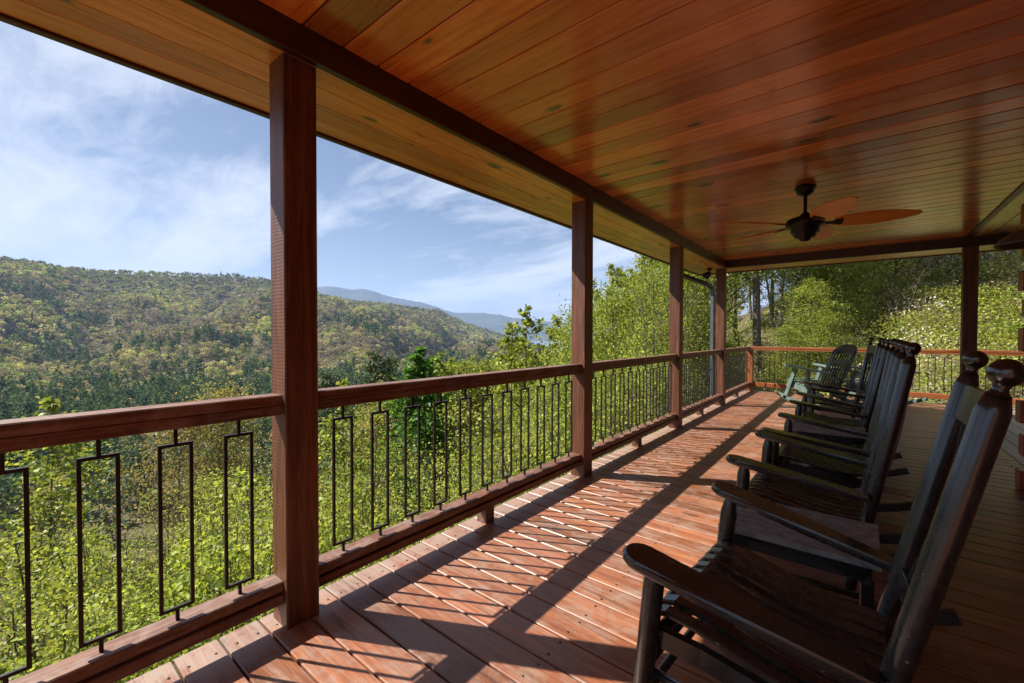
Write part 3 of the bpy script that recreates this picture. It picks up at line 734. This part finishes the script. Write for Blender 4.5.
def tree_geo(H, r0, base=.25, spread=.28, nb=26, leaves=2600, leaf=.12, cols=BROAD, kind='broad', lean=.03, sig=.22, stems=1, trunk_only=.0):
    """returns trunk (V,F) and crown (V,F,tint) with the foot at the origin"""
    paths = []; rads = []; LC = []; 
    for st in range(stems):
        ln = rng.normal(size=2)*lean*H*(2.2 if stems > 1 else 1); m_ = 12; t = np.linspace(0, 1, m_)
        hh = H*(1 if st == 0 else .6+.35*rng.random())
        T = np.stack([ln[0]*t**1.5 + .012*H*np.cumsum(rng.normal(size=m_))*.35, ln[1]*t**1.5 + .012*H*np.cumsum(rng.normal(size=m_))*.35, hh*t], -1)
        T[:,:2] -= T[0,:2]; T[0,2] = -.3
        paths.append(T); rads.append(r0*(1-t*.93)*(1 if st == 0 else .6)+.004)
        for i in range(nb//stems):
            u = base + (1-base)*((i+rng.random())/(nb//stems))**.9
            p = np.array([np.interp(u, t, T[:,q]) for q in range(3)]); az = i*2.399+rng.random()*.9
            if kind == 'hemlock': L = H*spread*(1-u)**.85*(.75+.5*rng.random())+.15; el = -.12+.25*rng.random()
            elif kind == 'pine': L = H*spread*(1-(u-base)/(1-base)*.75)*(.6+.7*rng.random()); el = .12+.35*rng.random()
            elif kind == 'spire': L = H*spread*((1-u)**.75+.06)*(.6+.7*rng.random()); el = .5+.5*rng.random()
            else: L = H*spread*(math.sin(math.pi*min(1, .22+.74*(u-base)/(1-base)))**.8)*(.6+.6*rng.random()); el = .35+.55*rng.random()+.3*u
            q_ = np.linspace(0, 1, 6); dirv = np.array([math.cos(az)*math.cos(el), math.sin(az)*math.cos(el), math.sin(el)])
            Bp = p + dirv*L*q_[:,None] + np.cumsum(rng.normal(size=(6,3)), 0)*L*.03
            Bp[:,2] += (-.10*L*q_**2 if kind == 'hemlock' else .12*L*q_**2)
            Bp[0] = p; paths.append(Bp); rads.append((r0*(1-u*.93)*.42+.003)*(1-q_*.85)+.0015)
            for j in range(4):
                qq = .3+.7*rng.random(); pp = np.array([np.interp(qq, q_, Bp[:,c_]) for c_ in range(3)])
                d2 = dirv + rng.normal(size=3)*.65; d2 /= np.linalg.norm(d2); 
                if kind == 'hemlock': d2[2] *= .2
                tw = pp + d2*L*.34*np.linspace(0, 1, 4)[:,None]; paths.append(tw); rads.append(np.array([.35,.26,.16,.05])*(r0*.18*(1-u*.8)+.006))
                LC.append((pp, tw[-1], L)); LC.append((pp*.5+Bp[-1]*.5, tw[2], L))
            LC.append((Bp[3], Bp[-1], L))
        if trunk_only == 0: LC.append((T[-3], T[-1], H*.05))
    TV, TF = tubes_np(paths, rads, 6)
    w_ = np.array([np.linalg.norm(b_-a_)+.05 for a_, b_, _ in LC]); k = rng.choice(len(LC), leaves, p=w_/w_.sum())
    A = np.array([a_ for a_, _, _ in LC])[k]; B_ = np.array([b_ for _, b_, _ in LC])[k]; Ls = np.array([c_ for _, _, c_ in LC])[k][:,None]
    u = rng.random((leaves,1))**.8
    sc_ = np.array([1,1,.45]) if kind == 'hemlock' else np.array([1,1,.8])
    C_ = A + (B_-A)*u + rng.normal(size=(leaves,3))*sc_*np.clip(Ls*sig*.35, .05, .45)
    tint = palette(leaves, cols); clump = palette(len(LC), [(1,1,1)], jit=.28)[:,:1]; tint = tint*clump[k]
    if kind in ('hemlock', 'pine'): P_ = leaf_quads(C_, leaf*(.7+.6*rng.random(leaves)), tint, up=1.2, width=.2, fold=.05)
    else: P_ = leaf_quads(C_, leaf*(.6+.8*rng.random(leaves)), tint, up=.8)
    return (TV, TF), P_
class Geo:
    def __init__(s): s.V = []; s.F = []; s.T = []; s.o = 0
    def add(s, V, F, T=None):
        s.V.append(V); s.F.append(F+s.o); s.o += len(V); s.T.append(T if T is not None else np.zeros((len(V),3)))
    def out(s): return np.concatenate(s.V), np.concatenate(s.F), np.concatenate(s.T)
def xf(V, x, y, z, a, s, sz=None):
    c_, s_ = math.cos(a), math.sin(a); W = np.empty_like(V)
    W[:,0] = (V[:,0]*c_-V[:,1]*s_)*s+x; W[:,1] = (V[:,0]*s_+V[:,1]*c_)*s+y; W[:,2] = V[:,2]*(sz or s)+z; return W

# ------------------------------------------------------------------ forest over the valley and the near ridge
def forest():
    g = Geo()
    bands = [(150, 420, 50, 190, 1.3), (420, 800, 75, 90, 1.9), (800, 1300, 95, 40, 2.7), (1300, 2350, 120, 20, 4.2)]
    EV = [(.060,.098,.045),(.078,.120,.054),(.050,.082,.042)]
    for r0, r1, area, nq, qs in bands:
        A = math.radians(104-12)/2*(r1*r1-r0*r0); N = int(A/area)
        r = np.sqrt(rng.random(N)*(r1*r1-r0*r0)+r0*r0); ph = np.radians(12+92*rng.random(N))
        x = -np.sin(ph)*r; y = np.cos(ph)*r; z = ground(x, y); deg = np.degrees(ph)
        cr = np.interp(deg, CREST_PHI, CREST_R); keep = (r < cr+60)
        x, y, z, r, deg, cr = [q[keep] for q in (x, y, z, r, deg, cr)]; N = len(x)
        low = 1 - sst(455, 600, r + 260*fbm(x/160, y/160, 3, 31))
        pe = np.clip(low*.60 + .015 + .7*sst(.16, .30, fbm(x/110, y/110, 3, 41)*1.5)*(r < 1350), 0, .94)
        ev = rng.random(N) < pe
        # broadleaf hues: grey brown still bare, tan buds, fresh green patches
        hue = fbm(x/140, y/140, 4, 51)*1.6 + rng.normal(size=N)*.22 - .05
        grey = np.array([.20,.17,.135]); tan = np.array([.33,.285,.15]); gr = np.array([.20,.265,.07]); yel = np.array([.38,.38,.16]); dk = np.array([.15,.16,.08])
        base = np.where((hue < -.22)[:,None], grey, np.where((hue < -.02)[:,None], dk, np.where((hue < .16)[:,None], tan, np.where((hue < .30)[:,None], gr, yel))))
        hg = sst(.62, 1.0, (r-480)/(cr-480))[:,None]*.5
        base = base*(1-hg) + (np.array([.11,.135,.05])*(.6+.8*rng.random((N,1))))*hg
        evc = np.array(EV)[rng.integers(0, 3, N)]
        tc_ = np.where(ev[:,None], evc*1.15, base*1.22)*(1+.30*(rng.random((N,1))-.5))
        h = np.where(ev, 14+9*rng.random(N), 9+6*rng.random(N)); cw = np.where(ev, 3.0+1.8*rng.random(N), 4.2+3.0*rng.random(N))
        d = rdirs(N*nq, .35).reshape(N, nq, 3); u = rng.random((N, nq, 1))**.33
        ell = d*u
        con = np.where(ev[:,None,None], np.clip(1.1-(ell[...,2:3]+1)*.28, .3, 1.1), 1.0)
        Pc = np.empty((N, nq, 3))
        Pc[...,0:1] = x[:,None,None] + ell[...,0:1]*cw[:,None,None]*con; Pc[...,1:2] = y[:,None,None] + ell[...,1:2]*cw[:,None,None]*con
        hz_ = np.where(ev, h*.48, h*.34)
        Pc[...,2:3] = (z+h-hz_)[:,None,None] + ell[...,2:3]*hz_[:,None,None]
        Pc = Pc.reshape(-1, 3); tt = np.repeat(tc_, nq, 0)*(1+.25*(rng.random((N*nq,1))-.5))
        Vq, Fq_, Tq = leaf_quads(Pc, qs*(.6+.7*rng.random(N*nq)), tt, up=.9, width=.42, fold=.1)
        g.add(Vq, Fq_, Tq)
    V, F_, T = g.out()
    tag(mesh_obj('forest', V, F_, M['canopy'], T), 'forest canopy over the valley floor and the near mountainside', kind='stuff')
forest()

# ------------------------------------------------------------------ undergrowth just beyond the railing
tpl = []
for i in range(7):
    tpl.append(tree_geo(3.4+.6*i*.3, .020, base=.12, spread=.22, nb=22, leaves=[3000,2200,1900,1300,3600,900,2100][i], leaf=[.034,.046,.040,.058,.030,.044,.036][i], cols=[BROAD, BROAD[1:], BROAD, [(.26,.33,.05),(.34,.40,.08)], [(.36,.40,.10),(.30,.36,.07)], [(.13,.20,.04),(.18,.25,.05)], BROAD][i], lean=.05, sig=.9, stems=1+i%3))
bare = [tree_geo(3.6, .018, base=.12, spread=.26, nb=26, leaves=60, leaf=.04, cols=[(.22,.15,.08)], stems=2) for _ in range(3)]
def leafrange(kind=0): pass
gl = Geo(); gs = Geo()
def place_shrub(x, y, hh, t, gray=False):
    z = float(ground(x, y)); (TV, TF), (LV, LF, LT) = t; H0 = TV[:,2].max(); s = hh/H0; a = rng.random()*6.28; sx = s*.55+.45
    gs.add(xf(TV, x, y, z, a, sx, s), TF)
    k = np.clip(.75+.5*rng.random(), 0, 2)
    P = xf(LV, x, y, z, a, sx, s)
    # keep real leaf size where the plant is stretched
    c4 = P.reshape(-1,4,3); c0 = c4.mean(1, keepdims=True); L4 = LV.reshape(-1,4,3); L0 = L4.mean(1, keepdims=True)
    P = (c0 + (L4-L0)*1.0).reshape(-1,3)
    gl.add(P, LF, LT*k)
def env_slope(phi): return np.interp(phi, [15, 22, 26, 31, 36, 42, 48, 56, 66, 76, 90, 110], [.30,.18,.08,.0,-.05,-.055,-.06,-.09,-.135,-.165,-.19,-.20])
cnt = 0
for i in range(430):
    phi = 14+96*rng.random(); r = 3.0+10.5*rng.random()**.8
    x = -math.sin(math.radians(phi))*r; y = math.cos(math.radians(phi))*r
    if x > -2.75 and y < 11.3: continue
    top = 1.2 + env_slope(phi)*r - .15 - 1.1*rng.random()**2 - .25
    g_ = float(ground(x, y)); hh = top-g_
    hh = min(hh, 8.5)
    if hh < .8: continue
    pn = float(vnoise(np.array(x/2.1), np.array(y/2.1), 77))
    t = bare[cnt % 3] if ((pn > .58 or (phi > 66 and r > 5.5 and pn > .40)) and rng.random() < .55) else tpl[cnt % 7]
    place_shrub(x, y, hh*(.55+.45*rng.random()), t); cnt += 1
# low growth carpeting the slope
N = 170000
phi = 12+98*rng.random(N); r = 2.6+30*rng.random(N)**.75
x = -np.sin(np.radians(phi))*r; y = np.cos(np.radians(phi))*r
keep = ~((x > -2.3) & (y < 11)); x, y, r, phi = x[keep], y[keep], r[keep], phi[keep]
dn = vnoise(x/1.6, y/1.6, 61)*.6 + vnoise(x/.5, y/.5, 62)*.4; keep = rng.random(len(x)) < sst(.34, .60, dn - .06*((phi > 64) & (r > 5))); x, y, r = x[keep], y[keep], r[keep]
z = ground(x, y) + rng.random(len(x))**1.5*1.3*(.3+dn[keep])
Vq, Fq_, Tq = leaf_quads(np.stack([x,y,z], -1), .048*(.7+.7*rng.random(len(x)))*(1+r/25), palette(len(x), BROAD+[(.10,.17,.03),(.16,.13,.07)]), up=1.2)
gl.add(Vq, Fq_, Tq)
for i in range(60):
    phi = -20+32*rng.random(); r = 13+30*rng.random(); x = -math.sin(math.radians(phi))*r; y = math.cos(math.radians(phi))*r
    place_shrub(x, y, 1.0+1.2*rng.random(), bare[i % 3])
V, F_, T = gl.out(); tag(mesh_obj('undergrowth_leaves', V, F_, M['leaf'], T), 'fresh green undergrowth covering the slope below the railing', kind='stuff')
V, F_, T = gs.out(); tag(mesh_obj('undergrowth_stems', V, F_, M['trunk'], smooth=True), 'thin brown stems of the undergrowth below the railing', kind='stuff')

# ------------------------------------------------------------------ individual trees
def make_tree(name, geo, bark, leafm):
    root = empty(name); (TV, TF), (LV, LF, LT) = geo
    mesh_obj('trunk', TV, TF, bark, smooth=True, parent=root); mesh_obj('crown', LV, LF, leafm, LT, parent=root); return root
def put(proto, used, phi, r, topz, label, cat='tree', group=None, wide=1.0, rz=None):
    o = proto if not used.get(proto.name) else copy_tree(proto); used[proto.name] = True
    x = -math.sin(math.radians(phi))*r; y = math.cos(math.radians(phi))*r; z = float(ground(x, y))
    H = max(v[2] for v in proto.children[0].bound_box); s = (topz-z)/H
    o.location = (x, y, z); o.scale = (s*wide, s*wide, s); o.rotation_euler = (0,0, rnd.uniform(0, 6.28) if rz is None else rz)
    for k_ in ('label','category','group'):
        if k_ in o: del o[k_]
    return tag(o, label, cat, group)
used = {}
OLIVE = [(.21,.21,.06),(.27,.24,.085),(.17,.19,.045),(.30,.23,.10)]
young = [make_tree('young_tree', tree_geo(9, .055, base=.10, spread=.27, nb=44, leaves=10500, leaf=.085, cols=BROAD, lean=.025, sig=.75, kind='spire'), M['trunk'], M['leaf']) for _ in range(4)]
thin = make_tree('sapling', tree_geo(7, .035, base=.2, spread=.20, nb=32, leaves=3600, leaf=.095, cols=BROAD, lean=.01, sig=.6, kind='spire'), M['trunk'], M['leaf'])
dark = make_tree('sapling', tree_geo(7, .05, base=.25, spread=.15, nb=26, leaves=5000, leaf=.12, cols=[(.07,.17,.03),(.10,.22,.04),(.05,.12,.025)], sig=.7), M['trunk'], M['leaf'])
olive = make_tree('budding_tree', tree_geo(9, .09, base=.3, spread=.27, nb=44, leaves=8000, leaf=.11, cols=OLIVE, sig=.8), M['trunk'], M['leaf'])
rust = make_tree('budding_tree', tree_geo(9, .09, base=.3, spread=.27, nb=40, leaves=5000, leaf=.11, cols=[(.24,.18,.09),(.26,.21,.10),(.20,.19,.07)], sig=.8), M['trunk'], M['leaf'])
pine = make_tree('pine_tree', tree_geo(11, .12, base=.25, spread=.22, nb=50, leaves=9000, leaf=.20, cols=[(.05,.085,.03),(.035,.06,.025),(.08,.10,.04)], kind='pine', sig=.8), M['trunk'], M['needle'])
tall = [make_tree('forest_tree', tree_geo(17, .17, base=.22, spread=.22, nb=70, leaves=26000, leaf=.11, cols=BROAD, lean=.015, sig=1.0), M['trunk'], M['leaf']) for _ in range(3)]
pale = make_tree('pale_trunk_tree', tree_geo(17, .10, base=.45, spread=.14, nb=40, leaves=3500, leaf=.11, cols=BROAD, lean=.02, sig=.9, stems=2), M['palebark'], M['leaf'])
hem = make_tree('hemlock_tree', tree_geo(15, .17, base=.06, spread=.27, nb=150, leaves=80000, leaf=.11, cols=[(.045,.085,.028),(.07,.13,.036),(.12,.20,.05),(.032,.055,.022)], kind='hemlock', sig=1.1), M['trunk'], M['needle'])
flow = make_tree('flowering_tree', tree_geo(8, .11, base=.18, spread=.33, nb=60, leaves=26000, leaf=.085, cols=[(.66,.64,.56),(.50,.50,.40),(.22,.27,.06),(.16,.20,.05),(.30,.30,.12)], sig=.9, stems=2), M['palebark'], M['leaf'])
VX = 'below the railing'
# (proto, phi, r, top height above the deck, label, group)
T_ = [
 (thin, 37.4, 17, 2.45, 'slender pointed green sapling rising highest between the two nearest posts'),
 (thin, 39.6, 15, 1.65, 'thin green sapling just left of the tall pointed one, its tip below the far ridge'),
 (thin, 33.5, 21, 2.2, 'thin green sapling whose tip stands against the middle post'),
 (dark, 52.2, 12, .88, 'dark green broad-leaved sapling above the top rail in the second bay'),
 (thin, 49.0, 13, .75, 'yellow green sapling right beside the dark green one above the rail'),
 (thin, 60.5, 11, .15, 'small yellow green sapling showing just above the rail right of the nearest post'),
 (thin, 86.6, 12, .05, 'green sapling poking above the rail at the left edge'),
 (olive, 73.6, 42, -1.7, 'rounded olive yellow tree above the rail left of the nearest post'),
 (rust, 77.6, 40, -3.6, 'tan brown budding tree low over the rail left of the olive tree'),
 (pine, 56.4, 38, -.1, 'dark pine behind the saplings right of the nearest post'),
 (pine, 62.2, 60, -3.4, 'small dark pine low over the rail beside the nearest post'),
 (tall[0], 13.2, 19, 15, 'brown trunked leafy tree left of the thickest trunk beyond the corner post'),
 (tall[1], 9.2, 17.5, 16, 'thickest straight brown trunk with light green leaves, right of the corner post'),
 (pale, 7.0, 20, 15, 'pale slender twin trunks just right of the thickest trunk'),
 (tall[2], 5.4, 21, 12, 'leafy green tree in front of the hemlock'),
 (hem, 2.4, 25.0, 9.0, 'big dark hemlock in the middle of the far view'),
 (hem, -.6, 31, 9.5, 'dark hemlock behind and right of the biggest one'),
 (hem, 5.2, 37, 11, 'dark hemlock behind the leafy green tree'),
 (pine, 1.6, 34, 21, 'tall pine with a bare reddish trunk above the hemlocks'),
]
for pr_, phi, r, tz, lab in T_:
    put(pr_, used, phi, r, tz, lab, 'sapling' if pr_.name.startswith('sapling') else 'tree', wide=1.0 if pr_ not in (thin, dark) else 1.1)
# rows of young trees down the slope
G1 = 'young trees on the slope beyond the railing'
spots = []
for k in range(44):
    phi = 34+24*((k*.618) % 1); r = 14+26*((k*.377) % 1); spots.append((phi, r, 1.2+(np.interp(phi, [30,36,42,48,58], [-.01,-.035,-.040,-.050,-.09]))*r - .9*rng.random()))
for phi, r, tz in spots:
    put(young[int(rng.integers(4))] if rng.random() < .85 else olive, used, phi, r, tz, 'bright green young tree topping out just over the rail between the two nearest posts', 'tree', G1)
G2 = 'young trees seen between the middle post and the downspout'
k = 0
for phi, r, e in [(30.5,14,.075),(28.8,17,.135),(27.0,15,.10),(25.6,13.5,.165),(24.4,18,.15),(23.2,15,.16),(22.0,13,.205),(21.0,19,.21),(20.0,15,.22),(18.9,17,.24),(17.8,14,.25),(16.6,18,.27),(15.4,15,.26),(26.2,24,.11),(22.8,26,.15),(19.4,25,.2),(17.0,27,.22),(29.6,24,.06),(31.8,19,.02),(14.2,24,.28)]:
    put(young[k % 4] , used, phi, r, 1.2+e*r, 'slim light green young tree between the middle post and the downspout', 'tree', G2, wide=.8); k += 1
G3 = 'trees on the hillside past the end of the deck'
for phi, r, tz in [(11.2,26,15),(6.0,30,16),(8.0,40,19),(13.0,36,17),(10.0,55,22),(15.5,40,14),(17.5,46,14),(-5,50,25)]:
    put(tall[k % 3], used, phi, r, tz, 'leafy tree among others on the hillside past the end of the deck', 'tree', G3); k += 1
G4 = 'small shrubby trees just past the end railing'
for phi, r, tz in [(6.4,13.8,1.5),(4.6,15.0,2.9),(2.4,14.4,2.2),(.2,14.5,1.0),(12.8,15.0,1.0),(-1.6,15,.4)]:
    put(young[k % 4], used, phi, r, tz, 'low bright green shrubby tree just past the end railing', 'shrub', G4, wide=1.5); k += 1
for phi, r, tz in [(3.4,20,6.5),(1.2,22,8.5),(.2,19,4.2),(-2.5,23,9)]:
    put(young[k % 4], used, phi, r, tz, 'fresh green young tree standing in front of the dark hemlocks', 'tree', 'fresh green trees in front of the hemlocks', wide=1.3); k += 1
G5 = 'white flowering trees on the right hillside'
for phi, r, tz in [(-4.5,24,7.0),(-7.5,27,9.5),(-10.5,25,8.4),(-6.0,32,12),(-9.0,34,14),(-12,31,13),(-3.4,33,11),(-8.0,42,18),(-5.2,44,18),(-11.5,44,20),(-14,26,9),(-14,36,15)]:
    put(flow, used, phi, r, tz, 'white flowering tree on the rising hillside behind the right post', 'tree', G5, wide=1.25); k += 1

# bushy cover on the right hillside
g = Geo(); N = 3300
phi = -20+34*rng.random(N); r = 12.5+52*rng.random(N)**.9
x = -np.sin(np.radians(phi))*r; y = np.cos(np.radians(phi))*r; z = ground(x, y); nq = 240
keep = ~((phi > -3) & (phi < 8) & (r < 44) & (rng.random(N) < .8)); x, y, z, r, phi = x[keep], y[keep], z[keep], r[keep], phi[keep]; N = len(x)
rad = .40+.5*rng.random(N); d = rdirs(N*nq, .5).reshape(N, nq, 3)*(rng.random((N,nq,1))**.4)
P = np.stack([x,y,z+.25], -1)[:,None] + d*rad[:,None,None]*np.array([1.5,1.5,.8])
pn = vnoise(x/5, y/5, 91)
opts = np.array([(.24,.29,.050),(.34,.36,.080),(.13,.18,.035),(.25,.20,.13),(.62,.60,.52)])
kk = np.array([rng.choice(5, p=([.34,.34,.12,.13,.07] if q > .52 and rr_ < 24 else [.13,.12,.22,.40,.13])) for q, rr_ in zip(pn, r)])
T = np.repeat(opts[kk], nq, 0)*(1+.4*(rng.random((N*nq,1))-.5))
sz = np.repeat(.030+.0017*r, nq); T *= np.repeat(np.where(r > 17, .9, .95)*(.65+.7*rng.random(N)), nq)[:,None]
Vq, Fq_, Tq = leaf_quads(P.reshape(-1,3), sz*(.6+.8*rng.random(N*nq)), T, up=.9)
tag(mesh_obj('hillside_shrubs', Vq, Fq_, M['leaf'], Tq), 'low yellow green brush covering the hillside past the deck', kind='stuff')

# ------------------------------------------------------------------ haze
HAZE = .000075
if HAZE:
    mb = MB(); mb.box(-9200, 9200, -9200, 9200, -3600, 1100)
    m = bpy.data.materials.new('haze_air'); m.use_nodes = True; n = m.node_tree.nodes; l = m.node_tree.links
    n.remove(n['Principled BSDF']); pv = n.new('ShaderNodeVolumePrincipled'); pv.inputs['Color'].default_value = (.36,.56,1,1)
    pv.inputs['Density'].default_value = HAZE; pv.inputs['Anisotropy'].default_value = .1
    l.new(pv.outputs[0], n['Material Output'].inputs['Volume'])
    tag(mb.build('haze', m), 'thin blue haze over the valley', kind='stuff')

# ------------------------------------------------------------------ render settings
scene.view_settings.view_transform = 'Standard'; scene.view_settings.look = 'None'
scene.view_settings.exposure = 1.48; scene.view_settings.gamma = 1
cy = scene.cycles
cy.max_bounces = 7; cy.diffuse_bounces = 4; cy.glossy_bounces = 3; cy.transmission_bounces = 3; cy.transparent_max_bounces = 4; cy.volume_bounces = 0
cy.use_denoising = True; cy.sample_clamp_indirect = 6; cy.caustics_reflective = False; cy.caustics_refractive = False
